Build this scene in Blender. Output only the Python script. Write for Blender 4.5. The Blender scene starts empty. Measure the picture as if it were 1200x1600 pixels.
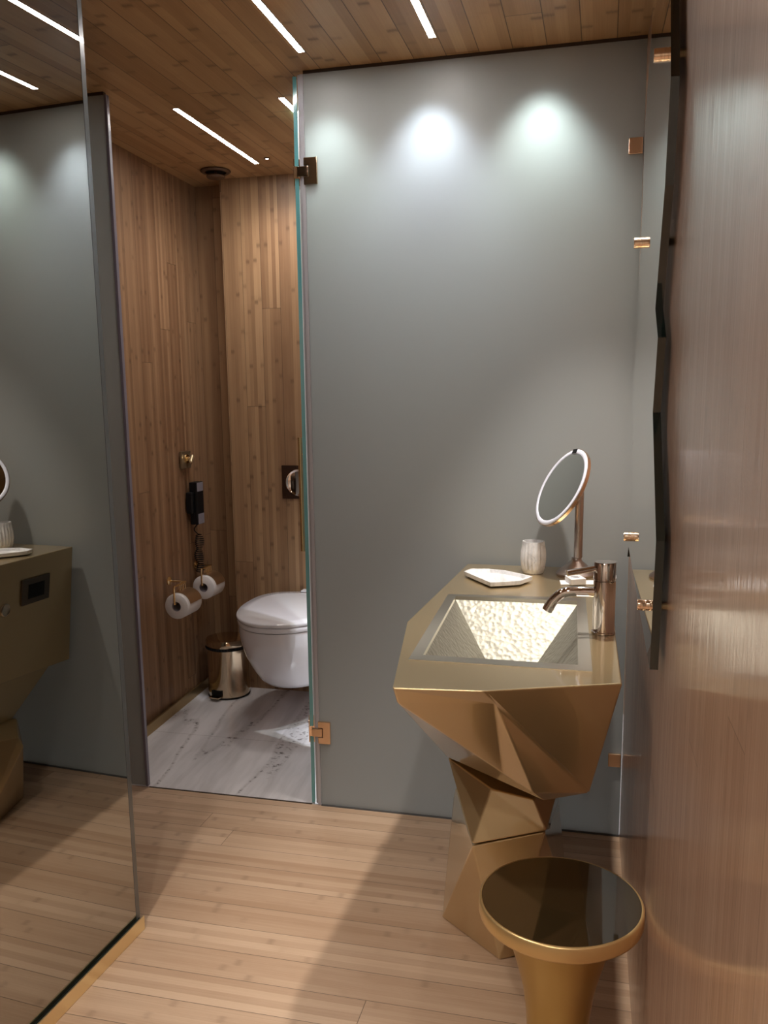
import bpy, bmesh, math, random
from mathutils import Vector, Matrix
random.seed(7)
S = bpy.context.scene
COL = S.collection
PI = math.pi

# ---------------------------------------------------------------- camera
cd = bpy.data.cameras.new('camera')
cam = bpy.data.objects.new('camera', cd); COL.objects.link(cam)
R = Matrix(((0.9717867, -0.02951273, 0.23400771),
            (0.23563675, 0.16477487, -0.95777062),
            (-0.01029216, 0.98588957, 0.16708031)))
cam.matrix_world = Matrix.Translation((0, 0, 1.4)) @ R.to_4x4()
cd.sensor_fit = 'VERTICAL'; cd.sensor_height = 36
cd.lens = 1350.13 / 1600 * 36
cd.shift_x = -10.83 / 1600; cd.shift_y = 53.28 / 1600
cd.clip_start = 0.01
S.camera = cam

# ---------------------------------------------------------------- world, exposure, light levels
w = bpy.data.worlds.new('world'); S.world = w; w.use_nodes = True
w.node_tree.nodes['Background'].inputs[0].default_value = (0.9, 0.85, 0.8, 1)
w.node_tree.nodes['Background'].inputs[1].default_value = 0.02
S.view_settings.view_transform = 'Standard'; S.view_settings.look = 'None'
S.view_settings.gamma = 1; S.view_settings.use_curve_mapping = False
S.view_settings.exposure = 0.15
STRIP = 66.0         # emission of the linear ceiling lights
SPOT_MAIN = 98.0    # watts of the two recessed spots in the washroom
SPOT_SHOWER = 100.0    # watts of the spots washing the frosted glass from the shower side
SPOT_TOILET = 14.0

# ---------------------------------------------------------------- helpers
def link(me, name, mat=None, parent=None, smooth=False):
    o = bpy.data.objects.new(name, me); COL.objects.link(o)
    if mat:
        for m in (mat if isinstance(mat, (list, tuple)) else [mat]): me.materials.append(m)
    if parent: o.parent = parent
    if smooth:
        for p in me.polygons: p.use_smooth = True
    return o

def obj(name, bm, mat=None, parent=None, smooth=False, bevel=0, seg=2, angle=0.6, auto=None):
    bmesh.ops.recalc_face_normals(bm, faces=bm.faces[:])
    me = bpy.data.meshes.new(name)
    off = parent.location if parent else None
    if off is not None and parent.parent is None:
        bmesh.ops.translate(bm, verts=bm.verts[:], vec=-parent.location)
    elif parent is not None:
        bmesh.ops.translate(bm, verts=bm.verts[:], vec=-parent.parent.location)
    bm.to_mesh(me); bm.free()
    o = link(me, name, mat, parent, smooth or bool(auto))
    if bevel:
        b = o.modifiers.new('bevel', 'BEVEL'); b.width = bevel; b.segments = seg
        b.limit_method = 'ANGLE'; b.angle_limit = angle
    if auto:
        es = o.modifiers.new('edges', 'EDGE_SPLIT'); es.split_angle = auto
    return o

def thing(name, label, cat, loc=(0, 0, 0), group=None):
    o = bpy.data.objects.new(name, None); COL.objects.link(o); o.location = loc
    o.empty_display_size = .05
    o['label'] = label; o['category'] = cat
    if group: o['group'] = group
    return o

def tag(o, label, cat, group=None):
    o['label'] = label; o['category'] = cat
    if group: o['group'] = group
    return o

def struct(o):
    o['kind'] = 'structure'; return o

def box(bm, x0, x1, y0, y1, z0, z1, mi=0):
    v = [bm.verts.new((x, y, z)) for x in (x0, x1) for y in (y0, y1) for z in (z0, z1)]
    fs = []
    for q in ((0, 1, 3, 2), (4, 6, 7, 5), (0, 4, 5, 1), (2, 3, 7, 6), (0, 2, 6, 4), (1, 5, 7, 3)):
        f = bm.faces.new([v[i] for i in q]); f.material_index = mi; fs.append(f)
    return v, fs

def frame(d):
    d = Vector(d).normalized()
    a = Vector((0, 0, 1)) if abs(d.z) < .9 else Vector((1, 0, 0))
    u = d.cross(a).normalized(); v = d.cross(u).normalized()
    return d, u, v

def rings(bm, rs, closed=False, caps=True):
    n = len(rs[0])
    vs = [[bm.verts.new(p) for p in r] for r in rs]
    k = len(vs)
    for i in range(k if closed else k - 1):
        a, b = vs[i], vs[(i + 1) % k]
        for j in range(n):
            bm.faces.new((a[j], a[(j + 1) % n], b[(j + 1) % n], b[j]))
    if caps and not closed:
        bm.faces.new(vs[0][::-1]); bm.faces.new(vs[-1])
    return vs

def lathe(bm, prof, c=(0, 0, 0), ax=(0, 0, 1), n=48, caps=True):
    d, u, v = frame(ax); c = Vector(c)
    rs = [[c + d * h + (u * math.cos(2 * PI * j / n) + v * math.sin(2 * PI * j / n)) * r for j in range(n)] for r, h in prof]
    return rings(bm, rs, caps=caps)

def cyl(bm, p0, p1, r0, r1=None, n=32):
    p0 = Vector(p0); p1 = Vector(p1)
    return lathe(bm, [(r0, 0), (r0 if r1 is None else r1, (p1 - p0).length)], p0, p1 - p0, n)

def tube(bm, pts, r, n=12, caps=True):
    pts = [Vector(p) for p in pts]
    t0 = (pts[1] - pts[0]).normalized(); _, u, _ = frame(t0)
    rs = []
    for i, p in enumerate(pts):
        a = pts[max(i - 1, 0)]; b = pts[min(i + 1, len(pts) - 1)]
        t = (b - a).normalized()
        u = (u - t * u.dot(t)).normalized(); v = t.cross(u)
        rr = r[i] if isinstance(r, (list, tuple)) else r
        rs.append([p + (u * math.cos(2 * PI * j / n) + v * math.sin(2 * PI * j / n)) * rr for j in range(n)])
    return rings(bm, rs, caps=caps)

def smooth_path(pts, k=8):
    pts = [Vector(p) for p in pts]; out = []
    P = [pts[0]] + pts + [pts[-1]]
    for i in range(1, len(P) - 2):
        for s in range(k):
            t = s / k; a, b, c, d = P[i - 1], P[i], P[i + 1], P[i + 2]
            out.append(.5 * ((2 * b) + (c - a) * t + (2 * a - 5 * b + 4 * c - d) * t * t + (-a + 3 * b - 3 * c + d) * t ** 3))
    out.append(pts[-1]); return out

def prism(bm, poly, off):
    off = Vector(off)
    a = [bm.verts.new(p) for p in poly]; b = [bm.verts.new(Vector(p) + off) for p in poly]
    n = len(poly)
    bm.faces.new(a); bm.faces.new(b[::-1])
    for i in range(n): bm.faces.new((a[i], b[i], b[(i + 1) % n], a[(i + 1) % n]))
    return a, b

def new(): return bmesh.new()

# ---------------------------------------------------------------- materials
def mat(name):
    m = bpy.data.materials.new(name); m.use_nodes = True
    nt = m.node_tree; return m, nt, nt.nodes['Principled BSDF']

def simple(name, col, rough=.5, metal=0, coat=0, bump=None, spec=None, coat_rough=.03, aniso=0):
    m, nt, b = mat(name)
    b.inputs['Base Color'].default_value = (*col, 1); b.inputs['Roughness'].default_value = rough
    b.inputs['Metallic'].default_value = metal; b.inputs['Coat Weight'].default_value = coat
    b.inputs['Coat Roughness'].default_value = coat_rough
    b.inputs['Anisotropic'].default_value = aniso
    if spec is not None: b.inputs['Specular IOR Level'].default_value = spec
    if bump:
        tc = nt.nodes.new('ShaderNodeTexCoord'); n = nt.nodes.new('ShaderNodeTexNoise'); bp = nt.nodes.new('ShaderNodeBump')
        n.inputs['Scale'].default_value = bump[0]; bp.inputs['Strength'].default_value = bump[1]; bp.inputs['Distance'].default_value = bump[2]
        nt.links.new(tc.outputs['Object'], n.inputs['Vector']); nt.links.new(n.outputs['Fac'], bp.inputs['Height'])
        nt.links.new(bp.outputs['Normal'], b.inputs['Normal'])
    return m

class G:
    """small node-graph writer"""
    def __init__(s, nt): s.nt = nt
    def put(s, sock, v):
        if isinstance(v, bpy.types.NodeSocket): s.nt.links.new(v, sock)
        else: sock.default_value = v
    def m(s, op, a, b=0.0, c=None):
        n = s.nt.nodes.new('ShaderNodeMath'); n.operation = op
        s.put(n.inputs[0], a); s.put(n.inputs[1], b)
        if c is not None: s.put(n.inputs[2], c)
        return n.outputs[0]
    def xyz(s, x, y, z=0.0):
        n = s.nt.nodes.new('ShaderNodeCombineXYZ'); s.put(n.inputs[0], x); s.put(n.inputs[1], y); s.put(n.inputs[2], z); return n.outputs[0]
    def wn(s, x, y=0.0, z=0.0):
        n = s.nt.nodes.new('ShaderNodeTexWhiteNoise'); n.noise_dimensions = '3D'; s.put(n.inputs['Vector'], s.xyz(x, y, z)); return n.outputs['Value']
    def noise(s, vec, scale=1.0, detail=2.0, rough=.5):
        n = s.nt.nodes.new('ShaderNodeTexNoise'); s.put(n.inputs['Vector'], vec); n.inputs['Scale'].default_value = scale
        n.inputs['Detail'].default_value = detail; n.inputs['Roughness'].default_value = rough; return n.outputs['Fac']
    def ss(s, v, lo, hi, a=0.0, b=1.0):
        n = s.nt.nodes.new('ShaderNodeMapRange'); n.interpolation_type = 'SMOOTHSTEP'
        s.put(n.inputs['Value'], v); n.inputs['From Min'].default_value = lo; n.inputs['From Max'].default_value = hi
        n.inputs['To Min'].default_value = a; n.inputs['To Max'].default_value = b; return n.outputs[0]
    def mix(s, f, a, b, mode='MIX'):
        n = s.nt.nodes.new('ShaderNodeMix'); n.data_type = 'RGBA'; n.blend_type = mode
        s.put(n.inputs[0], f); s.put(n.inputs[6], a if isinstance(a, bpy.types.NodeSocket) else (*a, 1))
        s.put(n.inputs[7], b if isinstance(b, bpy.types.NodeSocket) else (*b, 1)); return n.outputs[2]
    def pos(s):
        tc = s.nt.nodes.new('ShaderNodeTexCoord'); n = s.nt.nodes.new('ShaderNodeSeparateXYZ')
        s.nt.links.new(tc.outputs['Object'], n.inputs[0]); return n.outputs, tc.outputs['Object']

def bamboo(name, grain, across, dark, light, board=.0965, off=0.0, length=.9, strip=.0193, seam=.0012,
           rough=.4, coat=0.0, coat_rough=.05, contrast=1.0, knots=1.0, ripple=0.0, seamdark=.75, spec=.5, kth=.25, kcut=.9):
    m, nt, b = mat(name); g = G(nt); p, vec = g.pos()
    u = p[grain]; v = g.m('ADD', p[across], off + 20.0 * board)
    vb = g.m('DIVIDE', v, board); ib = g.m('FLOOR', vb)
    vs = g.m('DIVIDE', v, strip); is_ = g.m('FLOOR', vs)
    rb = g.wn(ib, 3.3); ub = g.m('ADD', g.m('DIVIDE', u, length), g.m('MULTIPLY', rb, 9.0)); iu = g.m('FLOOR', ub)
    rs = g.wn(is_, 7.7, iu); ius = iu
    tone_b = g.wn(ib, iu, 1.5); tone_s = g.wn(is_, ius, 4.5)
    grainn = g.noise(g.xyz(g.m('MULTIPLY', u, 3.0), g.m('MULTIPLY', v, 260.0), g.m('MULTIPLY', rs, 40.0)), 1.0, 3.0, .6)
    soft = g.noise(g.xyz(g.m('MULTIPLY', u, 5.0), g.m('MULTIPLY', v, 22.0), rs), 1.0, 2.0)
    t = g.m('ADD', g.m('MULTIPLY', tone_s, .52 * contrast), g.m('MULTIPLY', tone_b, .22 * contrast))
    t = g.m('ADD', t, g.m('MULTIPLY', grainn, .42)); t = g.m('ADD', t, g.m('MULTIPLY', soft, .30))
    t = g.m('SUBTRACT', t, .37 * contrast - .07 + .16)
    col = g.mix(g.m('MAXIMUM', g.m('MINIMUM', t, 1.0), 0.0), dark, light)
    # nodes of the cane: a short smudge across one strip, darkest in its middle
    kl = .23
    uk = g.m('ADD', g.m('DIVIDE', u, kl), g.m('MULTIPLY', g.wn(is_, 1.1, 9.0), 17.0)); ik = g.m('FLOOR', uk)
    jit = g.m('MULTIPLY', g.m('SUBTRACT', g.wn(is_, ik, 2.2), .5), .5)
    du = g.m('ABSOLUTE', g.m('MULTIPLY', g.m('SUBTRACT', g.m('FRACT', uk), g.m('ADD', .5, jit)), kl))
    fv = g.m('ABSOLUTE', g.m('SUBTRACT', g.m('FRACT', vs), .5))
    wob = g.m('MULTIPLY', g.noise(g.xyz(g.m('MULTIPLY', u, 60.0), g.m('MULTIPLY', v, 220.0), 0.0), 1.0, 3.0), .014)
    dk = g.m('ADD', du, wob)
    k1 = g.ss(dk, .007, .023, 1.0, 0.0)
    k1 = g.m('MULTIPLY', k1, g.ss(fv, .38, .5, 1.0, .35))
    k1 = g.m('MULTIPLY', k1, g.ss(g.wn(is_, ik, 6.6), kth, kcut, 0.0, .8 * knots))
    col = g.mix(k1, col, tuple(c * .50 for c in dark))
    halo = g.m('MULTIPLY', g.ss(du, .0, .05, .22, 0.0), g.ss(g.wn(is_, ik, 6.6), .4, .9, 0.0, 1.0 * knots))
    col = g.mix(halo, col, tuple(c * .8 for c in dark))
    # joints between boards
    fb = g.m('ABSOLUTE', g.m('SUBTRACT', g.m('FRACT', g.m('ADD', vb, .5)), .5))
    s1 = g.ss(g.m('MULTIPLY', fb, board), seam * .35, seam, 1.0, 0.0)
    fe = g.m('ABSOLUTE', g.m('SUBTRACT', g.m('FRACT', g.m('ADD', ub, .5)), .5))
    s2 = g.ss(g.m('MULTIPLY', fe, length), seam * .35, seam, 1.0, 0.0)
    sm = g.m('MULTIPLY', g.m('MAXIMUM', s1, s2), seamdark)
    col = g.mix(sm, col, (.02, .012, .006))
    nt.links.new(col, b.inputs['Base Color'])
    b.inputs['Roughness'].default_value = rough
    b.inputs['Specular IOR Level'].default_value = spec
    b.inputs['Coat Weight'].default_value = coat; b.inputs['Coat Roughness'].default_value = coat_rough
    h = g.m('SUBTRACT', g.m('MULTIPLY', grainn, .12), sm)
    bp = nt.nodes.new('ShaderNodeBump'); bp.inputs['Strength'].default_value = .35; bp.inputs['Distance'].default_value = .0012
    nt.links.new(h, bp.inputs['Height']); nt.links.new(bp.outputs[0], b.inputs['Normal'])
    if ripple:
        r1 = g.noise(g.xyz(g.m('MULTIPLY', u, .35), g.m('MULTIPLY', v, 70.0), 0.0), 1.0, 3.0, .6)
        b2 = nt.nodes.new('ShaderNodeBump'); b2.inputs['Strength'].default_value = ripple; b2.inputs['Distance'].default_value = .002
        nt.links.new(r1, b2.inputs['Height']); nt.links.new(b2.outputs[0], b.inputs['Coat Normal'])
    return m

M = {}
M['ceiling'] = bamboo('bamboo_ceiling', 1, 0, (.33, .185, .080), (.66, .43, .22), board=.0966, off=-.0079, length=1.3, strip=.0322, seam=.0019, rough=.42, contrast=.8, knots=1.0)
M['floor'] = bamboo('bamboo_floor', 0, 1, (.42, .27, .17), (.76, .57, .41), board=.0992, off=-.0800, length=2.3, strip=.0248, rough=.38, contrast=.75, knots=.42, seamdark=.75, kth=.5, kcut=1.0)
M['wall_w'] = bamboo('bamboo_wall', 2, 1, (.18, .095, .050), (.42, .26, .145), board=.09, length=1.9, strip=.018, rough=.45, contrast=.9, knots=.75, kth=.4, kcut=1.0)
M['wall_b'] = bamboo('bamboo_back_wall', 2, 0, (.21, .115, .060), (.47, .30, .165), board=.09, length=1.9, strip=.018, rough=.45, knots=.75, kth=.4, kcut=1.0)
M['wall_r'] = bamboo('lacquered_bamboo_wall', 2, 1, (.44, .255, .17), (.68, .46, .33), board=.09, length=3.0, strip=.018, rough=.5,
                     coat=.8, coat_rough=.10, contrast=.55, knots=.25, ripple=.30, seamdark=.35)

def marble(name, veined=True, base=(.76, .74, .76), dark=(.20, .18, .18), rough=.18, scale=1.0, tile=True):
    m, nt, b = mat(name); g = G(nt); p, vec = g.pos()
    x, y, z = p[0], p[1], p[2]
    xs = g.m('ADD', x, g.m('MULTIPLY', y, .10))
    warp = g.noise(vec, 3.0 * scale, 3.0)
    xw = g.m('ADD', xs, g.m('MULTIPLY', warp, .05 / scale))
    soft = g.noise(g.xyz(g.m('MULTIPLY', xw, 9.0 * scale), g.m('MULTIPLY', y, 1.1 * scale), g.m('MULTIPLY', z, 5 * scale)), 1.0, 4.0, .6)
    col = g.mix(g.ss(soft, .35, .72), base, tuple(c * .72 for c in base))
    vn = g.noise(g.xyz(g.m('MULTIPLY', xw, 3.6 * scale), g.m('MULTIPLY', y, .6 * scale), g.m('MULTIPLY', z, 3 * scale)), 1.0, 2.0)
    line = g.ss(g.m('ABSOLUTE', g.m('SUBTRACT', vn, .5)), .0, .026, 1.0, 0.0)
    spots = g.ss(g.noise(vec, 38.0 * scale, 3.0, .7), .52, .66)
    col = g.mix(g.m('MULTIPLY', line, g.m('ADD', g.m('MULTIPLY', spots, .85), .22)), col, dark)
    if tile:
        f = g.m('ABSOLUTE', g.m('SUBTRACT', y, 3.20)); sm = g.ss(f, .0006, .0016, .55, 0.0)
        col = g.mix(sm, col, (.12, .1, .1))
    nt.links.new(col, b.inputs['Base Color']); b.inputs['Roughness'].default_value = rough
    return m
M['marble'] = marble('marble_floor')
M['marble_small'] = marble('marble_accessory', base=(.86, .86, .87), dark=(.50, .52, .52), rough=.35, scale=5, tile=False)

def frosted(name, col=(.41, .43, .43), trans=.42):
    m, nt, b = mat(name)
    b.inputs['Base Color'].default_value = (*col, 1); b.inputs['Roughness'].default_value = .42
    b.inputs['Specular IOR Level'].default_value = .45
    t = nt.nodes.new('ShaderNodeBsdfTranslucent'); t.inputs[0].default_value = (.62, .66, .66, 1)
    mx = nt.nodes.new('ShaderNodeMixShader'); mx.inputs[0].default_value = trans
    nt.links.new(b.outputs[0], mx.inputs[1]); nt.links.new(t.outputs[0], mx.inputs[2])
    nt.links.new(mx.outputs[0], nt.nodes['Material Output'].inputs[0])
    return m
M['frost'] = frosted('frosted_glass')
M['teal'] = simple('teal_glass_edge', (.10, .33, .36), .15, coat=1)
M['seal'] = simple('clear_plastic_seal', (.42, .42, .46), .3)
M['brass'] = simple('polished_brass', (.88, .68, .38), .22, 1)
M['rosebrass'] = simple('rose_brass', (.90, .66, .47), .22, 1)
M['bronze'] = simple('dark_polished_brass', (.58, .47, .34), .12, 1)
M['chrome'] = simple('polished_rose_nickel', (.82, .75, .72), .05, 1)
M['brushed'] = simple('brushed_rose_nickel', (.50, .44, .41), .3, 1, aniso=.5)
M['rail'] = simple('brushed_brass_rail', (.92, .78, .48), .28, 1)
M['railin'] = simple('rail_gasket', (.02, .025, .022), .4)
M['mirror'] = simple('smoked_mirror', (.40, .39, .365), .0, 1)
M['mirror_clear'] = simple('clear_mirror', (.86, .88, .88), .0, 1)
M['mirror_edge'] = simple('mirror_glass_edge', (.012, .022, .019), .12, coat=1)
M['pane_edge'] = simple('smoked_mirror_edge', (.10, .11, .115), .2, coat=.6)
M['gold'] = simple('gold_lacquer', (.60, .455, .25), .30, .78, coat=1.0, coat_rough=.04)
M['goldstool'] = simple('satin_gold', (.52, .36, .13), .34, .85)
M['rimgold'] = simple('stool_rim_gold', (.68, .48, .22), .35, .75)
M['stooltop'] = simple('dark_bronze_glass', (.028, .019, .008), .06, .0, coat=1)
M['ceramic'] = simple('white_ceramic', (.74, .73, .77), .12, coat=.5)
M['paper'] = simple('toilet_paper', (.72, .70, .70), .9, bump=(400, .2, .001))
M['card'] = simple('cardboard_core', (.32, .28, .30), .8)
M['whitebox'] = simple('white_card', (.82, .81, .82), .6)
M['black'] = simple('black_plastic', (.006, .006, .007), .5, spec=.25)
M['greyplastic'] = simple('grey_plastic', (.22, .21, .25), .35)
M['ink'] = simple('ink', (.12, .12, .14), .7)
M['darkwood'] = simple('dark_trim', (.035, .02, .012), .6)
M['ventbrown'] = simple('brown_vent', (.09, .045, .022), .5)
M['ring'] = simple('white_ring_diffuser', (.78, .79, .9), .35)
M['silver'] = simple('brushed_silver', (.68, .64, .56), .30, 1, aniso=.4)

def hammered():
    m, nt, b = mat('hammered_silver_basin'); g = G(nt); p, vec = g.pos()
    b.inputs['Base Color'].default_value = (.33, .315, .265, 1); b.inputs['Metallic'].default_value = 1
    b.inputs['Roughness'].default_value = .54
    n = nt.nodes.new('ShaderNodeTexVoronoi'); n.feature = 'SMOOTH_F1'; n.inputs['Scale'].default_value = 85; n.inputs['Smoothness'].default_value = .6
    nt.links.new(vec, n.inputs['Vector'])
    nz = g.noise(vec, 26.0, 4.0, .6)
    bp = nt.nodes.new('ShaderNodeBump'); bp.inputs['Strength'].default_value = .35; bp.inputs['Distance'].default_value = .006
    nt.links.new(g.m('ADD', n.outputs['Distance'], nz), bp.inputs['Height']); nt.links.new(bp.outputs[0], b.inputs['Normal'])
    return m
M['hammered'] = hammered()

def emit(name, col, s):
    m, nt, b = mat(name); b.inputs['Base Color'].default_value = (.9, .9, .9, 1)
    b.inputs['Emission Color'].default_value = (*col, 1); b.inputs['Emission Strength'].default_value = s; return m
M['strip'] = emit('light_strip', (1.0, .95, .90), STRIP)
M['lens'] = emit('downlight_lens', (1.0, .95, .88), 12)

# ---------------------------------------------------------------- room shell
CZ, GY = 2.389, 2.694                 # ceiling height, glass line
WR = lambda y: .0905 + (GY - y) * .0157      # lacquered wall runs a hair off square
WL = lambda y: -1.846 - .050 * (y - 3.14)    # toilet wall
YB, YF = -1.2, 3.93

bm = new(); box(bm, -2.1, .30, YB - .1, GY + .004, -.06, 0); struct(obj('floor', bm, M['floor']))
bm = new(); box(bm, -2.1, .30, GY + .004, YF + .1, -.06, 0); struct(obj('floor_2', bm, M['marble']))
bm = new(); box(bm, -2.1, .30, YB - .1, YF + .1, CZ, CZ + .06); struct(obj('ceiling', bm, M['ceiling']))
bm = new(); prism(bm, [(WR(YB), YB, 0), (WR(YF), YF, 0), (.30, YF, 0), (.30, YB, 0)], (0, 0, CZ)); struct(obj('wall_right', bm, M['wall_r']))
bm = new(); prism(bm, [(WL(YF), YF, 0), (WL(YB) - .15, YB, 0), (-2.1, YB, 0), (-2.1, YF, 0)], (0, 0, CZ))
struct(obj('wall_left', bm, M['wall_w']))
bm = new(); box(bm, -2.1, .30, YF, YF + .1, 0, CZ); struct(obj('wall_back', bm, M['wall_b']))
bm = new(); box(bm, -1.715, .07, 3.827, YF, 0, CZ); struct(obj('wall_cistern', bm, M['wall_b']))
bm = new(); box(bm, -2.1, .30, YB - .1, YB, 0, CZ); struct(obj('wall_front', bm, simple('pale_bounce_wall', (.62, .57, .50), .7)))  # unseen wall, made pale so the metals have something bright to reflect
bm = new(); prism(bm, [(WL(2.72), 2.72, 0), (WL(3.92), 3.92, 0), (WL(3.92) + .008, 3.92, 0), (WL(2.72) + .008, 2.72, 0)], (0, 0, .045))
struct(obj('baseboard_left', bm, simple('brass_baseboard', (.42, .30, .14), .35, .9)))
bm = new(); box(bm, -.918, .0896, GY - .003, GY + .013, CZ - .009, CZ); struct(obj('trim_1', bm, M['darkwood']))
bm = new(); box(bm, -.918, .0896, GY - .003, GY + .013, 0, .006); struct(obj('trim_2', bm, simple('grey_sill', (.10, .11, .12), .4)))
bm = new(); box(bm, -1.82, -1.598, GY - .003, GY + .013, CZ - .009, CZ); struct(obj('trim_3', bm, M['darkwood']))
bm = new(); box(bm, -1.587, -.955, GY + .0005, GY + .0075, 0, .0015); struct(obj('trim_4', bm, M['darkwood']))

# ---------------------------------------------------------------- ceiling lights
def strip_light(x, y0, y1, label, power=None):
    t = thing('linear_ceiling_light', label, 'ceiling light', (x, y0, CZ), 'recessed linear ceiling lights')
    bm = new(); box(bm, x - .0095, x + .0095, y0 + .002, y1 - .002, CZ - .0012, CZ - .0002)
    obj('diffuser', bm, M['strip'], t)
    bm = new()
    for a, b, c, d in ((x - .011, x - .0096, y0, y1), (x + .0096, x + .011, y0, y1), (x - .011, x + .011, y0, y0 + .0018), (x - .011, x + .011, y1 - .0018, y1)):
        box(bm, a, b, c, d, CZ - .0016, CZ - .0001)
    obj('housing', bm, M['darkwood'], t)
strip_light(-.873, 1.83, 2.555, 'lit slim strip light in the washroom ceiling, nearest the toilet doorway')
strip_light(-.490, 1.83, 2.553, 'lit slim strip light in the washroom ceiling, above the middle of the frosted panel')
strip_light(-1.451, 2.90, 3.626, 'long lit strip light in the toilet ceiling, ending beside the tiny round downlight')
strip_light(-1.066, 2.895, 3.626, 'lit strip light in the toilet ceiling, half hidden by the glass door edge')

def spot(loc, power, size, col, radius, parent, blend=1.0, target=None):
    l = bpy.data.lights.new('spot_lamp', 'SPOT'); l.energy = power; l.spot_size = size; l.spot_blend = blend
    l.color = col; l.shadow_soft_size = radius
    o = bpy.data.objects.new('spot_lamp', l); COL.objects.link(o)
    o.location = Vector(loc)
    if target is not None:
        o.rotation_euler = (Vector(target) - Vector(loc)).to_track_quat('-Z', 'Y').to_euler()
    if parent: o.parent = parent; o.location = Vector(loc) - parent.location
    return o

def downlight(x, y, r, label, power, size, col, soft, blend=1.0, target=None, group=None):
    t = thing('recessed_downlight', label, 'ceiling light', (x, y, CZ), group)
    bm = new(); lathe(bm, [(r * .62, -.004), (r, -.004), (r, -.0002), (r * .62, -.0002)], (x, y, CZ), n=32, caps=False)
    obj('bezel', bm, M['ventbrown'], t)
    bm = new(); lathe(bm, [(r * .6, -.003), (r * .6, -.001)], (x, y, CZ), n=24); obj('lens', bm, M['lens'], t)
    spot((x, y, CZ - .012), power, size, col, soft, t, blend, target)
WARM = (1.0, .93, .85)
downlight(-.030, 2.26, .03, 'recessed spot above the hammered washbasin', SPOT_MAIN, 1.02, WARM, .028, .6)
downlight(-1.02, 1.00, .03, 'recessed spot beside the smoked mirror wall', SPOT_MAIN * .8, 1.7, WARM, .035, .8)
downlight(-.30, -.35, .03, 'added fill spot, out of view at the entrance end of the room', SPOT_MAIN * .9, 2.6, WARM, .04, .8)  # unseen spot added for front fill and brighter brass reflections
for x, c, k, nm_ in ((-.520, (.86, .89, 1.0), 1.0, 'middle'), (-.194, (.90, .96, .92), 1.0, 'rightmost'), (-.84, (.88, .96, .93), .55, 'leftmost')):
    downlight(x, GY + .115, .03, nm_ + ' of the three recessed spots behind the wide frosted glass panel', SPOT_SHOWER * k, 1.55, c, .02, 1.0, None, 'shower spots behind the frosted glass')
downlight(-1.380, 3.562, .012, 'tiny round lit downlight in the toilet ceiling beside the long strip', SPOT_TOILET, 2.6, WARM, .02)

# ceiling vent
t = thing('ceiling_vent', 'round brown air vent hanging from the toilet ceiling corner', 'vent', (-1.665, 3.68, CZ))
bm = new(); lathe(bm, [(.045, -.001), (.064, -.001), (.066, -.006), (.058, -.012), (.045, -.010)], (-1.665, 3.68, CZ), n=40, caps=False); obj('vent_ring', bm, M['ventbrown'], t, smooth=True)
bm = new(); lathe(bm, [(.045, -.0005), (.045, -.002)], (-1.665, 3.68, CZ), n=40); obj('vent_opening', bm, M['black'], t)
bm = new(); lathe(bm, [(.006, -.003), (.006, -.022), (.038, -.022), (.041, -.027), (.036, -.033), (.0, -.036)][:-1] + [(.004, -.037)], (-1.665, 3.68, CZ), n=40); obj('vent_disc', bm, M['ventbrown'], t, auto=.7)

# ---------------------------------------------------------------- frosted glass partition
def pane(bm, x0, x1, y0, y1, z0, z1, edge=1):
    v, fs = box(bm, x0, x1, y0, y1, z0, z1)
    for f in fs: f.material_index = edge
    for i in (2, 3): fs[i].material_index = 0
t = thing('frosted_glass_partition', 'wide grey frosted glass panel with light pools behind it, between sink and shower', 'glass partition', (-.4, GY, 0))
bm = new(); pane(bm, -.918, .0896, GY, GY + .010, .006, CZ - .009); obj('glass_panel', bm, [M['frost'], simple('pale_glass_edge', (.36, .46, .5), .2, coat=.5)], t)
bm = new(); box(bm, -.930, -.9185, GY - .003, GY + .013, .006, CZ - .009); box(bm, -.938, -.932, GY + .002, GY + .008, .006, CZ - .009)
obj('door_seal', bm, M['seal'], t, bevel=.001)

DIR = Vector((-.322, .947, 0)).normalized(); HX = Vector((-.948, GY + .004, 0)); NRM = Vector((-DIR.y, DIR.x, 0))   # leaf direction and its left-hand normal
def hinge(z, m):
    # fixed plate on both faces of the partition
    bm = new()
    for y0, y1 in ((GY - .009, GY - .0002), (GY + .0102, GY + .019)):
        prism(bm, [(-.878, y0, z - .040), (-.878, y0, z + .040), (-.922, y0, z + .040), (-.922, y0, z + .0165), (-.905, y0, z + .0165),
                   (-.905, y0, z - .0165), (-.922, y0, z - .0165), (-.922, y0, z - .040)], (0, y1 - y0, 0))
    p = obj('hinge_plate', bm, m, t, bevel=.002)
    bm = new(); box(bm, -.944, -.907, GY - .011, GY + .02, z - .0150, z + .0150); obj('hinge_barrel', bm, m, p, bevel=.0025)
hinge(2.099, M['bronze']); hinge(.272, M['rosebrass'])
for z, m in ((2.10, M['rosebrass']), (.262, M['rosebrass'])):
    bm = new(); box(bm, .048, .0868, GY - .010, GY - .0002, z - .022, z + .022); obj('wall_bracket', bm, m, t, bevel=.002)

# the left return of the partition behind the smoked mirror
t2 = thing('frosted_glass_side_panel', 'narrow frosted glass strip left of the toilet doorway, behind the smoked mirror edge', 'glass partition', (-1.7, GY, 0))
bm = new(); pane(bm, -1.82, -1.598, GY, GY + .010, .006, CZ - .009); obj('glass_panel', bm, [M['frost'], M['pane_edge']], t2)
bm = new(); box(bm, -1.597, -1.587, GY - .003, GY + .013, .006, CZ - .009); obj('door_seal', bm, simple('lilac_plastic_seal', (.20, .19, .25), .3), t2, bevel=.001)

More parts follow.
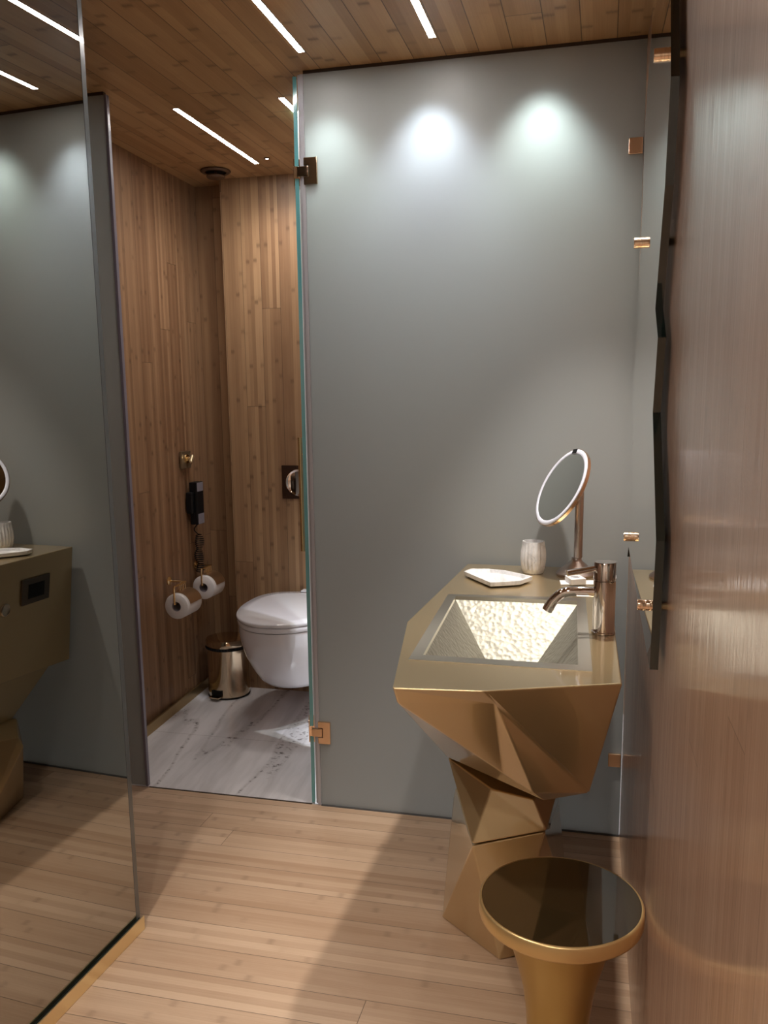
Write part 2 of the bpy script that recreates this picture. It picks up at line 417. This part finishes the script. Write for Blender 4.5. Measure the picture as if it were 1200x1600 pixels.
# glass door leaf, swung into the toilet and seen edge-on
door = bpy.data.objects.new('door_1', None); COL.objects.link(door); door.location = HX; door['kind'] = 'structure'
def leafbox(bm, a0, a1, n0, n1, z0, z1):
    base = [HX + DIR * a + NRM * n for a, n in ((a0, n0), (a1, n0), (a1, n1), (a0, n1))]
    return prism(bm, [Vector((p.x, p.y, z0)) for p in base], (0, 0, z1 - z0))
bm = new(); leafbox(bm, 0, .49, -.006, .006, .008, CZ - .012)
lf = obj('door_glass', bm, [M['frost'], M['teal']], door)
for p in lf.data.polygons:
    if abs(p.normal.dot(NRM)) < .9: p.material_index = 1
for z, m in ((2.099, M['bronze']), (.272, M['rosebrass'])):
    bm = new()
    for s in (-1, 1):
        leafbox(bm, -.004, .045, s * .0062, s * .0105, z - .040, z + .040)
    leafbox(bm, -.005, -.0005, -.0105, .0105, z - .018, z + .018)
    obj('hinge_clamp', bm, m, door, bevel=.0012)
bm = new()
a = .44
hz0, hz1 = .828, 1.263
P = lambda n, z: tuple((HX + DIR * a + NRM * n) + Vector((0, 0, z)))
cyl(bm, P(.020, hz0), P(.020, hz1), .0085, n=20)
hd = obj('door_handle', bm, M['brass'], door, auto=.6)
for z in (.88, 1.20):
    bm = new(); cyl(bm, P(.0065, z), P(.015, z), .005, n=16); obj('handle_post', bm, M['brass'], hd)
    bm = new(); cyl(bm, P(-.013, z), P(-.0065, z), .009, n=16); obj('handle_cap', bm, M['silver'], hd)

# ---------------------------------------------------------------- smoked mirror wall (left)
t = thing('smoked_mirror_wall', 'tall smoked mirror panel on the left standing in a brass floor channel', 'mirror', (-1.166, 1.906, 0))
E0 = Vector((-1.1590, 1.906, 0)); MD = Vector((-.047, -.9989, 0)).normalized(); MN = Vector((MD.y, -MD.x, 0))   # runs towards the viewer; MN points into the wall
if MN.x > 0: MN = -MN
def mbox(bm, a0, a1, n0, n1, z0, z1):
    base = [E0 + MD * a + MN * n for a, n in ((a0, n0), (a1, n0), (a1, n1), (a0, n1))]
    return prism(bm, [Vector((p.x, p.y, z0)) for p in base], (0, 0, z1 - z0))
bm = new(); mbox(bm, .004, 3.05, .0115, .0215, .004, CZ - .003)
mp = obj('mirror_glass', bm, [M['mirror'], M['pane_edge']], t)
for p in mp.data.polygons:
    if p.normal.dot(MN) > -.9: p.material_index = 1
bm = new(); mbox(bm, .004, .020, .0108, .0114, .036, CZ - .003); obj('bevelled_edge', bm, M['pane_edge'], mp)
bm = new(); mbox(bm, 0, 3.05, 0, .004, .0005, .040); mbox(bm, 0, 3.05, .004, .026, .0005, .0035)
rl = obj('floor_channel', bm, M['rail'], t, bevel=.0006)
bm = new(); mbox(bm, 0, 3.05, .0245, .027, .004, .036); obj('channel_lip', bm, simple('grey_channel_lip', (.3, .3, .29), .3, .8), rl)
bm = new(); mbox(bm, .002, 3.05, .0042, .0112, .004, .032); obj('channel_gasket', bm, M['railin'], rl)

# ---------------------------------------------------------------- facetted mirror on the right wall
OFF = .023
def mw(y, z, off): return (WR(y) - off, y, z)
outline = [(1.60, 2.36), (1.564, 2.022), (1.498, 1.887), (1.527, 1.734), (1.638, 1.553), (1.549, 1.498), (1.599, 1.373), (1.412, 1.175), (1.435, .956),
           (2.30, .968), (2.321, .986), (2.237, 1.291), (2.364, 1.368), (2.273, 1.557), (2.208, 1.83), (2.229, 2.018), (2.093, 2.161), (2.06, 2.36)]
# outline seen from the room; near edge first, then under and up the far edge
outline[9] = (2.28, 1.02)
t = thing('facetted_wall_mirror', 'irregular many-sided clear mirror held off the bamboo wall by brass caps, seen nearly edge-on', 'mirror', mw(1.9, 1.0, 0))
bm = new()
poly = [mw(y, z, OFF) for y, z in outline]
a_, b_ = prism(bm, poly, (.0135, 0, 0))
fm = obj('mirror_glass', bm, [M['mirror_clear'], M['mirror_edge']], t)
for p in fm.data.polygons:
    if p.normal.x > -.9: p.material_index = 1
for y, z, r in ((1.66, 1.975, .0115), (2.17, 1.752, .0125), (2.17, 1.063, .0115), (1.53, 1.043, .010)):
    x = WR(y) - OFF
    bm = new(); lathe(bm, [(r, 0), (r, .0045), (r * .96, .005), (r * .96, .006), (r, .0065), (r, .016), (r * .96, .0175)], (x, y, z), (-1, 0, 0), 28)
    st = obj('standoff_cap', bm, M['rosebrass'], t, auto=.7)
    bm = new(); cyl(bm, (x + .0136, y, z), (WR(y) - .0003, y, z), r * .8, n=20); obj('standoff_spacer', bm, M['brass'], st)

# ---------------------------------------------------------------- washbasin pedestal
ZT = .885
sink = thing('pedestal_washbasin', 'facetted gold pedestal washbasin with hammered silver bowl against the frosted glass', 'washbasin', (-.2, 2.2, 0))
top = [(-.356, 1.457), (-.193, 1.474), (.049, 1.568), (.042, 1.893), (.036, 2.672), (-.404, 2.672), (-.434, 1.934)]
rim_o = [(-.365, 1.631), (-.005, 1.626), (-.030, 2.250), (-.388, 2.226)]
rim_i = [(-.342, 1.667), (-.033, 1.661), (-.050, 2.209), (-.364, 2.205)]
# upper body: corners of the cantilevered block
V = dict(a=(-.356, 1.457, ZT), b=(-.193, 1.474, ZT), c=(.049, 1.568, ZT), d=(.042, 1.893, ZT), e=(.036, 2.672, ZT), f=(-.404, 2.672, ZT), g=(-.434, 1.934, ZT),
         v0=(-.354, 1.480, .850), b2=(-.176, 1.520, .846), v1=(-.005, 1.75, .582), bb=(-.098, 1.74, .560), j=(-.113, 1.66, .612),
         k=(-.175, 1.675, .640), l=(-.345, 1.95, .548), l2=(-.366, 2.10, .482), m=(-.352, 2.672, .455), n=(.020, 2.672, .50), q=(-.06, 2.15, .44))
bm = new(); bv = {k_: bm.verts.new(p) for k_, p in V.items()}
F = ['a v0 b2 b', 'b b2 v1 c', 'b2 j v1', 'j bb v1', 'b2 v0 k', 'b2 k j', 'k bb j', 'v0 l k', 'k l bb', 'a g v0', 'v0 g l', 'g l2 l', 'g f l2', 'f m l2', 'c v1 d', 'd v1 n', 'd n e',
     'e n m f', 'l l2 q', 'l2 m q', 'm n q', 'q n v1', 'bb q v1', 'l q bb']
for s in F: bm.faces.new([bv[c] for c in s.split()])
outer = [bv[c] for c in 'abcdefg']; inner = [bm.verts.new((x, y, ZT)) for x, y in rim_o]
edges = []
for ring_ in (outer, inner):
    for i in range(len(ring_)):
        e = bm.edges.get((ring_[i], ring_[(i + 1) % len(ring_)])) or bm.edges.new((ring_[i], ring_[(i + 1) % len(ring_)]))
        edges.append(e)
bmesh.ops.triangle_fill(bm, use_beauty=True, edges=edges)
obj('upper_body', bm, M['gold'], sink, bevel=.004, seg=3, angle=.12)

def hull(bm, pts):
    vs = [bm.verts.new(p) for p in pts]
    r = bmesh.ops.convex_hull(bm, input=vs)
    bmesh.ops.delete(bm, geom=[v for v in r['geom_interior'] if isinstance(v, bmesh.types.BMVert)], context='VERTS')
    bmesh.ops.dissolve_limit(bm, angle_limit=.02, verts=bm.verts[:], edges=bm.edges[:])
bm = new(); hull(bm, [(-.366, 2.10, .478), (-.2375, 1.97, .466), (-.134, 1.97, .449), (-.079, 2.12, .430), (-.03, 2.6, .46), (-.33, 2.6, .46),
                      (-.277, 1.93, .338), (-.102, 1.945, .386), (-.10, 2.06, .33), (-.28, 2.40, .27), (-.10, 2.42, .27)])
obj('waist', bm, M['gold'], sink, bevel=.003, seg=2, angle=.12)
bm = new(); hull(bm, [(-.277, 1.935, .330), (-.106, 1.955, .376), (-.388, 2.35, .275), (-.395, 2.36, .24), (-.10, 2.42, .30), (-.30, 2.44, .30),
                      (-.388, 2.134, .0005), (-.214, 1.985, .0005), (-.173, 2.01, .0005), (-.05, 2.25, .0005), (-.08, 2.50, .0005), (-.30, 2.44, .0005)])
obj('foot', bm, M['gold'], sink, bevel=.003, seg=2, angle=.12)
# bowl
bm = new()
zo = ZT + .0015
bo = [bm.verts.new((x, y, zo)) for x, y in rim_o]; bo0 = [bm.verts.new((x, y, ZT - .004)) for x, y in rim_o]
bi = [bm.verts.new((x, y, zo)) for x, y in rim_i]; bi0 = [bm.verts.new((x, y, ZT - .010)) for x, y in rim_i]
for i in range(4):
    j = (i + 1) % 4
    bm.faces.new((bo[i], bo[j], bi[j], bi[i])); bm.faces.new((bo0[i], bo0[j], bo[j], bo[i])); bm.faces.new((bi[i], bi[j], bi0[j], bi0[i]))
obj('basin_rim', bm, M['silver'], sink)
bm = new()
bt = [(-.265, 1.93), (-.150, 1.93), (-.160, 2.015), (-.238, 2.015)]
U = [bm.verts.new((x, y, ZT - .008)) for x, y in rim_i]; L = [bm.verts.new((x, y, .735)) for x, y in bt]
for i in range(4):
    j = (i + 1) % 4; bm.faces.new((U[i], U[j], L[j], L[i]))
bm.faces.new(L)
bmesh.ops.subdivide_edges(bm, edges=bm.edges[:], cuts=10, use_grid_fill=True)
bowl = obj('bowl', bm, M['hammered'], sink)
for i, (yy, zz) in enumerate(((1.80, .838), (1.78, .833))):
    bm = new(); c = Vector((-.058 - .0005 * i, yy + .0, zz)); 
    f0 = Vector((.8, 0, .6)).normalized()
    lathe(bm, [(.0035, -.002), (.006, .001), (.0035, .001)], c + Vector((-.002, 0, 0)), (-.8, 0, .6), 16)
    obj('overflow_slot', bm, M['chrome'], bowl)
# socket and ring on the side that the smoked mirror shows
def sidept(y, z, o=0.0):   # the left flank plane through g, f, l
    a, b, c = Vector(V['g']), Vector(V['f']), Vector(V['l2']); n = (b - a).cross(c - a).normalized()
    if n.x > 0: n = -n
    x = a.x - (n.y * (y - a.y) + n.z * (z - a.z)) / n.x
    return Vector((x, y, z)) + n * o, n
def sideplate(name, y0, y1, z0, z1, th, m, parent, o=0.0005, bev=.002):
    bm = new(); ps = [sidept(y, z, o)[0] for y, z in ((y0, z0), (y1, z0), (y1, z1), (y0, z1))]
    prism(bm, ps, sidept(y0, z0)[1] * th); return obj(name, bm, m, parent, bevel=bev)
sp = sideplate('socket_plate', 2.405, 2.545, .722, .812, .006, simple('bronze_socket_plate', (.14, .12, .10), .4, .7), sink)
sideplate('socket_opening', 2.435, 2.515, .742, .792, .001, M['black'], sp, .0068, 0)
p_, n_ = sidept(2.33, .727, .0005)
bm = new(); lathe(bm, [(.022, 0), (.022, .004), (.019, .006), (.015, .004)], p_, n_, 32); kr = obj('round_push_plate', bm, M['silver'], sink, auto=.6)

# ---------------------------------------------------------------- tap
fx, fy = .0145, 1.915
t = thing('basin_tap', 'polished rose nickel single-lever tap standing on the right edge of the bowl', 'tap', (fx, fy, ZT))
bm = new(); lathe(bm, [(.0262, .0), (.0262, .004), (.0240, .005), (.0240, .118)], (fx, fy, ZT + .0008), n=48); obj('tap_body', bm, M['chrome'], t, auto=.6)
bm = new(); lathe(bm, [(.0235, .119), (.0235, .1205), (.0245, .1215), (.0245, .158), (.0235, .160)], (fx, fy, ZT + .0008), n=48); lh = obj('tap_head', bm, M['chrome'], t, auto=.6)
bm = new(); cyl(bm, (fx - .018, fy - .006, ZT + .147), (fx - .080, fy - .030, ZT + .138), .0068, n=24); obj('lever', bm, M['chrome'], lh, auto=.6)
sppts = smooth_path([(fx - .015, fy, ZT + .092), (fx - .060, fy - .002, ZT + .0925), (fx - .088, fy - .003, ZT + .088), (fx - .108, fy - .004, ZT + .072), (fx - .117, fy - .004, ZT + .058)], 10)
bm = new(); tube(bm, sppts, .0115, 28); so = obj('spout', bm, M['chrome'], t, auto=.9)
e1 = sppts[-1]; dd = (sppts[-1] - sppts[-3]).normalized()
bm = new(); cyl(bm, e1 + dd * .0004, e1 + dd * .013, .0119, n=28); obj('aerator', bm, M['chrome'], so, auto=.6)

# ---------------------------------------------------------------- shaving mirror
mx, my = -.063, 2.555
t = thing('cosmetic_mirror', 'round tilted cosmetic mirror with white light ring on a conical nickel foot', 'mirror', (mx, my, ZT))
bm = new(); lathe(bm, [(.058, .0006), (.059, .006), (.056, .010), (.020, .040), (.0150, .045), (.0140, .052)], (mx, my, ZT), n=48); obj('foot', bm, M['brushed'], t, auto=.8)
# the stem
bm = new(); lathe(bm, [(.0125, .053), (.0125, .275)], (mx + .004, my, ZT), n=32); obj('stem', bm, M['brushed'], t, auto=.6)
camp = Vector((0, 0, 1.4)); mc = Vector((-.112, 2.535, 1.146))
nm = Vector((-.985, -.04, .12))
# direction the glass faces: towards the room's left and slightly up, turned to the viewer
view = (camp - mc).normalized(); right = Vector((.9718, .2356, -.0103)); up = Vector((-.0295, .1648, .9859))
latv = (-right * .882 + up * .470); latv = (latv - view * latv.dot(view)).normalized()
nm = (view * .43 + latv * .903).normalized()
RM = .122
bm = new(); lathe(bm, [(RM * .5, -.016), (RM * .93, -.014), (RM, -.009), (RM, -.0005), (RM * .97, .0)], mc, nm, 72); obj('back_shell', bm, M['rosebrass'], t, auto=.8)
bm = new(); lathe(bm, [(RM * .872, .0012), (RM * .885, .0026), (RM * .955, .0026), (RM * .985, .0004), (RM * .872, .0003)], mc, nm, 72, caps=False); rg = obj('light_ring', bm, M['ring'], t, smooth=True)
bm = new(); lathe(bm, [(RM * .870, .0002), (RM * .870, .0010)], mc, nm, 72); obj('mirror_glass', bm, simple('cosmetic_glass', (.75, .78, .76), .02, 1), t)
tp = (up - nm * up.dot(nm)).normalized(); tpc = (tp + (right - nm * right.dot(nm)).normalized() * .06).normalized(); sd = nm.cross(tpc)
bm = new(); prism(bm, [mc + tpc * RM * r_ + sd * s_ * RM * .10 + nm * .003 for r_, s_ in ((.872, -1), (.985, -1), (.985, 1), (.872, 1))], nm * .0008); obj('sensor_window', bm, M['black'], rg)
pv = Vector((mx + .006, my, ZT + .283))
bm = new(); bmesh.ops.create_uvsphere(bm, u_segments=24, v_segments=16, radius=.014, matrix=Matrix.Translation(pv)); 
q0 = mc - nm * .016
tube(bm, [pv, pv.lerp(q0, .6), q0], .007, 14)
obj('pivot', bm, M['rosebrass'], t, smooth=True)

# ---------------------------------------------------------------- tumbler, dish, soap
cx, cy = -.1895, 2.563
bm = new(); NF = 20; prof = [(.0295, .0006), (.0345, .014), (.0380, .040), (.0375, .064), (.0330, .092), (.0325, .096), (.0290, .096), (.0288, .030), (.0250, .012)]
def flut(i, h, r):
    if r < .030 and h > .0007: return r
    k_ = 1.0 if (.026 < h < .080) else .0
    return r * (1 - .10 * (i % 2) * (k_ if k_ else .25))
rs = [[Vector((cx + flut(i, h, r) * math.cos(2 * PI * (i + .5 * (ri in (0, 1))) / (2 * NF)), cy + flut(i, h, r) * math.sin(2 * PI * (i + .5 * (ri in (0, 1))) / (2 * NF)), ZT + h)) for i in range(2 * NF)] for ri, (r, h) in enumerate(prof)]
rings(bm, rs)
tag(obj('tumbler', bm, M['marble_small']), 'fluted white marble tumbler standing at the back of the washbasin', 'tumbler')

dish = [(-.383, 2.465), (-.370, 2.507), (-.316, 2.517), (-.267, 2.501), (-.218, 2.462), (-.181, 2.428), (-.209, 2.36), (-.287, 2.322)]
bm = new(); cxx = sum(p[0] for p in dish) / 8; cyy = sum(p[1] for p in dish) / 8
def dr(k_, z, s=1.0): return [Vector((cxx + (x - cxx) * k_, cyy + (y - cyy) * k_, z)) for x, y in dish]
rings(bm, [dr(.95, ZT + .0035), dr(1.0, ZT + .006), dr(1.0, ZT + .017), dr(.91, ZT + .017), dr(.84, ZT + .0065)])
box(bm, cxx - .05, cxx + .05, cyy - .03, cyy + .03, ZT + .0006, ZT + .0034)
tag(obj('soap_dish', bm, M['marble_small'], bevel=.0008), 'angular white marble dish lying behind the hammered bowl', 'dish')

t = thing('soap_box', 'small white printed soap box behind the tap spout', 'box', (-.062, 2.42, ZT))
def quad_prism(bm, pts, z0, z1): prism(bm, [(x, y, z0) for x, y in pts], (0, 0, z1 - z0))
qb = [(-.091, 2.443), (-.052, 2.460), (-.032, 2.409), (-.071, 2.384)]
bm = new(); quad_prism(bm, qb, ZT + .0042, ZT + .020); obj('carton', bm, M['whitebox'], t, bevel=.0006)
bm = new(); u_ = Vector((.039, .017, 0)); v_ = Vector((.020, -.059, 0)); o_ = Vector((-.091, 2.443, ZT + .0206))
for i, (s0, s1) in enumerate(((.25, .75), (.18, .82), (.3, .7))):
    p0 = o_ + u_ * s0 + v_ * (.30 + .16 * i); p1 = o_ + u_ * s1 + v_ * (.30 + .16 * i)
    prism(bm, [p0, p1, p1 + v_ * .045, p0 + v_ * .045], (0, 0, .0002))
obj('print', bm, M['ink'], t)
bm = new(); quad_prism(bm, [(-.106, 2.452), (-.012, 2.470), (-.004, 2.418), (-.100, 2.396)], ZT + .0006, ZT + .0038)
tag(obj('white_card', bm, M['whitebox'], bevel=.0005), 'flat white card lying under the small soap box', 'card')

# ---------------------------------------------------------------- stool
sx, sy, sz = -.0525, 1.575, .440
t = thing('round_stool', 'gold trumpet-shaped stool with dark glossy round top in front of the washbasin', 'stool', (sx, sy, 0))
RS = .158
bm = new(); lathe(bm, [(RS - .006, .0), (RS - .0062, .0018), (.01, .0019)], (sx, sy, sz - .0015), n=96); obj('seat_top', bm, M['stooltop'], t)
bm = new(); lathe(bm, [(.113, -.034), (RS - .006, -.034), (RS - .001, -.030), (RS, -.026), (RS - .0003, -.003), (RS - .003, .0006), (RS - .0055, .0006), (RS - .0058, -.003)], (sx, sy, sz), n=96); obj('seat_rim', bm, M['rimgold'], t, auto=1.0)
prof = [(.130, .0006), (.130, .012), (.118, .030)]
for i in range(25):
    z = .035 + (.400 - .035) * i / 24
    T = [(.0, .120), (.05, .088), (.10, .068), (.16, .0605), (.20, .063), (.25, .0695), (.30, .082), (.35, .096), (.40, .112)]
    for (z0, r0), (z1, r1) in zip(T, T[1:]):
        if z0 <= z <= z1: r = r0 + (r1 - r0) * (z - z0) / (z1 - z0)
    prof.append((r, z))
prof.append((.114, sz - .0345))
bm = new(); lathe(bm, prof, (sx, sy, 0), n=72); obj('pedestal', bm, M['goldstool'], t, auto=.9)

# ---------------------------------------------------------------- toilet
t = thing('wall_hung_toilet', 'white wall-hung toilet with closed lid in the toilet room', 'toilet', (-1.30, 3.826, .1))
tx = -1.30; yb = 3.825
def dshape(hw, y0, y1, z, n=72, pw=2.15, dx=0):
    # front half super-ellipse, rear squared
    out = []
    yc = y0 + (y1 - y0) * .62
    for i in range(n):
        a = 2 * PI * i / n; c, s = math.cos(a), math.sin(a)
        e = pw if s < 0 else 3.0
        x = hw * (abs(c) ** (2 / e)) * (1 if c >= 0 else -1)
        yy = (abs(s) ** (2 / e)) * (1 if s >= 0 else -1)
        y = yc + (yc - y0) * yy if s < 0 else yc + (y1 - yc) * yy
        out.append(Vector((tx + dx + x, y, z)))
    return out
HW = .238; Y0 = 3.178
bm = new(); rings(bm, [dshape(HW - .006, Y0 + .004, yb - .04, .4905), dshape(HW, Y0, yb - .035, .494), dshape(HW, Y0, yb - .035, .503), dshape(HW - .004, Y0 + .005, yb - .04, .508), dshape(HW * .8, Y0 + .06, yb - .09, .5105)]); obj('lid', bm, M['ceramic'], t, auto=1.2)
bm = new(); rings(bm, [dshape(HW - .008, Y0 + .006, yb - .035, .4665), dshape(HW - .003, Y0 + .002, yb - .033, .4695), dshape(HW - .003, Y0 + .002, yb - .033, .486), dshape(HW - .008, Y0 + .006, yb - .035, .489)]); obj('seat', bm, M['ceramic'], t, auto=1.2)
secs = [(HW - .006, Y0 + .004, yb, .4645), (HW - .006, Y0 + .004, yb, .430), (HW - .012, Y0 + .015, yb, .385), (HW - .022, Y0 + .046, yb, .320), (HW - .040, Y0 + .092, yb, .255),
        (HW - .058, Y0 + .140, yb, .205), (HW - .073, Y0 + .18, yb, .180), (HW - .095, Y0 + .23, yb, .165), (HW - .14, Y0 + .31, yb, .160)]
bm = new(); rings(bm, [dshape(*s_) for s_ in secs]); obj('bowl', bm, M['ceramic'], t, auto=1.2)
bm = new(); box(bm, tx - .06, tx + .06, yb - .06, yb - .02, .5095, .518); obj('lid_hinge', bm, M['ceramic'], t, bevel=.003)

t = thing('flush_plate', 'dark square flush plate with round polished button above the toilet', 'flush plate', (-1.37, 3.826, 1.02))
bm = new(); box(bm, -1.457, -1.287, 3.818, 3.8268, .945, 1.102); obj('plate', bm, simple('dark_nickel_plate', (.16, .11, .09), .25, 1), t, bevel=.002)
bm = new(); lathe(bm, [(.066, 0), (.066, .004), (.061, .010), (.056, .008), (.050, .004)], (-1.372, 3.8178, 1.022), (0, -1, 0), 56); obj('button', bm, M['chrome'], t, auto=.7)

# ---------------------------------------------------------------- pedal bin
bx, by, br = -1.724, 3.720, .098
t = thing('pedal_bin', 'small polished brass pedal bin in the corner beside the toilet', 'bin', (bx, by, 0))
bm = new(); lathe(bm, [(br - .004, .0006), (br, .004), (br, .236)], (bx, by, 0), n=64); obj('bin_body', bm, M['bronze'], t, auto=.6)
bm = new(); lathe(bm, [(br - .006, .002), (br + .0025, .003), (br + .0025, .009), (br - .006, .010)][0:4], (bx, by, 0), n=64, caps=False); obj('base_ring', bm, M['black'], t)
bm = new(); lathe(bm, [(br + .001, .2365), (br + .004, .240), (br + .003, .248), (br - .004, .250)], (bx, by, 0), n=64, caps=False)
for i in range(48):
    a = 2 * PI * i / 48; q = Vector((bx + (br + .003) * math.cos(a), by + (br + .003) * math.sin(a), .243))
    bmesh.ops.create_icosphere(bm, subdivisions=1, radius=.004 + .002 * random.random(), matrix=Matrix.Translation(q))
obj('bin_liner', bm, M['black'], t)
bm = new(); lathe(bm, [(br + .003, .2515), (br + .004, .254), (br + .004, .276), (br, .284), (br * .86, .287), (br * .3, .290)], (bx, by, 0), n=64); obj('bin_lid', bm, M['bronze'], t, auto=.8)
pd = Vector((-.20, -.98, 0)).normalized(); ps = Vector((pd.y, -pd.x, 0)); pc = Vector((bx, by, 0)) + pd * br
bm = new(); q = [pc + ps * .030 - pd * .004, pc - ps * .030 - pd * .004, pc - ps * .026 + pd * .030, pc + ps * .026 + pd * .030]
prism(bm, [p + Vector((0, 0, .014)) for p in q], (0, 0, .006)); obj('pedal', bm, M['bronze'], t, bevel=.001)
bm = new(); prism(bm, [pc + ps * .030 + pd * .0005 + Vector((0, 0, .021)), pc - ps * .030 + pd * .0005 + Vector((0, 0, .021)), pc - ps * .030 + pd * .0005 + Vector((0, 0, .046)), pc + ps * .030 + pd * .0005 + Vector((0, 0, .046))], pd * .0015)
obj('pedal_slot', bm, M['black'], t)

# ---------------------------------------------------------------- left wall fittings
def onwall(y, z, o=0.0): return Vector((WL(y) + o, y, z))
def roll(y0, y1, x, z, r, label):
    t = thing('toilet_roll', label, 'toilet paper', (x, y0, z), 'toilet rolls on the wall holders')
    bm = new(); n = 48
    def rg(rr, y, sag=0): return [Vector((x + rr * math.cos(2 * PI * i / n), y, z + rr * math.sin(2 * PI * i / n))) for i in range(n)]
    rings(bm, [rg(.0215, y0), rg(r - .004, y0), rg(r, y0 + .004), rg(r, y1 - .004), rg(r - .004, y1), rg(.0215, y1)], closed=True)
    obj('paper', bm, M['paper'], t, auto=.8)
    bm = new(); rings(bm, [rg(.0213, y0 + .0005), rg(.0213, y1 - .0005), rg(.0198, y1 - .0005), rg(.0198, y0 + .0005)], closed=True)
    obj('core', bm, M['card'], t, auto=.8)
def holder(y0, y1, x, z, r, label):
    yf = (y0 + y1) / 2 + .03
    zf = z + r + .035
    t = thing('toilet_roll_holder', label, 'toilet roll holder', onwall(yf, zf), 'brass toilet roll holders')
    wpt = onwall(yf, zf)
    bm = new(); lathe(bm, [(.020, .0004), (.020, .006), (.014, .008), (.008, .010)], wpt, (1, 0, 0), 28); obj('flange', bm, M['brass'], t, auto=.7)
    bm = new(); pts = [wpt + Vector((.010, 0, 0)), Vector((x, yf, zf)), Vector((x, y0 - .012, zf)), Vector((x, y0 - .014, zf - .008)), Vector((x, y0 - .014, z + .012)), Vector((x, y0 - .008, z + .0135)), Vector((x, y0 + .03, z + .0135))]
    tube(bm, pts, .004, 10); obj('arm', bm, M['brass'], t)
    # curved cover flap resting on the roll
    bm = new(); n = 10; rr = r + .003; ring1 = []
    ya, yb_ = y0 + .020, y1 - .008
    prev = None
    for i in range(n + 1):
        a = PI * (.56 - .50 * i / n)
        c0 = [Vector((x + q * math.cos(a), yy, z + q * math.sin(a))) for q in (rr, rr + .0018) for yy in (ya, yb_)]
        vs = [bm.verts.new(c) for c in (c0[0], c0[1], c0[3], c0[2])]
        if prev:
            for j in range(4): bm.faces.new((prev[j], prev[(j + 1) % 4], vs[(j + 1) % 4], vs[j]))
        else: bm.faces.new(vs)
        prev = vs
    bm.faces.new(prev)
    fl = obj('cover_flap', bm, simple('satin_brass_flap', (.50, .33, .19), .32, .9), t, auto=.7)
    bm = new()
    for k_ in range(4):
        yy = ya + .012 + k_ * .016
        tube(bm, [(x - .006, yy, z + rr + .004), (x - .002, yy, zf + .004), (x + .004, yy, zf - .004), (x + .006, yy, z + rr + .003)], .0018, 8)
    obj('flap_hinge', bm, M['brass'], fl)
roll(3.335, 3.470, -1.778, .522, .056, 'full toilet roll on the holder nearer the doorway'); holder(3.335, 3.470, -1.778, .522, .056, 'brass holder with curved flap over the toilet roll nearer the doorway')
roll(3.640, 3.760, -1.796, .540, .056, 'toilet roll on the farther holder, below the phone'); holder(3.640, 3.760, -1.796, .540, .056, 'brass holder with curved flap over the farther toilet roll, below the phone')

t = thing('wall_phone', 'black and grey handset phone with coiled cord on the toilet wall', 'phone', onwall(3.71, .93))
def wbox(bm, y0, y1, z0, z1, o0, o1): box(bm, WL((y0 + y1) / 2) + o0, WL((y0 + y1) / 2) + o1, y0, y1, z0, z1)
bm = new(); wbox(bm, 3.655, 3.765, .885, .985, .002, .034); obj('cradle', bm, M['black'], t, bevel=.006, seg=3)
bm = new(); wbox(bm, 3.675, 3.745, .832, 1.030, .0345, .050); wbox(bm, 3.675, 3.745, .985, 1.030, .012, .0346); wbox(bm, 3.675, 3.745, .832, .885, .012, .0346); hs = obj('handset', bm, M['black'], t, bevel=.003)
for z0, z1 in ((.987, 1.028), (.834, .882)):
    bm = new(); wbox(bm, 3.680, 3.740, z0, z1, .0502, .0512); obj('handset_cap', bm, M['greyplastic'], hs)
bm = new(); pts = []; bxx = WL(3.71) + .032
pts += smooth_path([(bxx, 3.71, .832), (bxx - .022, 3.71, .805), (bxx - .004, 3.71, .783)], 6)
NC = 18
for i in range(NC * 10):
    f_ = i / (NC * 10); a = 2 * PI * i / 10; rr = .012 + .009 * abs(math.sin(f_ * PI * 2.6))
    pts.append(Vector((bxx + rr * math.cos(a) + .004 * math.sin(f_ * 9), 3.71 + rr * math.sin(a), .780 - .178 * f_)))
tube(bm, pts, .0024, 6); obj('coiled_cord', bm, M['black'], t, smooth=True)

t = thing('wall_switch', 'square bronze plate with turning knob on the toilet wall above the phone', 'switch', onwall(3.662, 1.136))
bm = new(); wbox(bm, 3.617, 3.709, 1.097, 1.176, .0005, .010); obj('plate', bm, simple('aged_brass_plate', (.32, .25, .16), .4, .8), t, bevel=.0015)
bm = new(); c = onwall(3.662, 1.140, .0105); lathe(bm, [(.022, 0), (.021, .006), (.010, .007), (.009, .020)], c, (1, 0, 0), 24); obj('knob_stem', bm, M['brass'], t, auto=.7)
bm = new(); c2 = c + Vector((.027, 0, 0)); d_ = Vector((0, .6, .8)); 
prism(bm, [c2 + Vector((-.006, 0, 0)) + d_ * .020 + Vector((0, .006, -.0045)), c2 + Vector((-.006, 0, 0)) + d_ * .020 - Vector((0, .006, -.0045)), c2 + Vector((-.006, 0, 0)) - d_ * .020 - Vector((0, .006, -.0045)), c2 + Vector((-.006, 0, 0)) - d_ * .020 + Vector((0, .006, -.0045))], (.012, 0, 0))
obj('thumb_turn', bm, simple('pale_brass', (.75, .64, .42), .3, .8), t, bevel=.003)
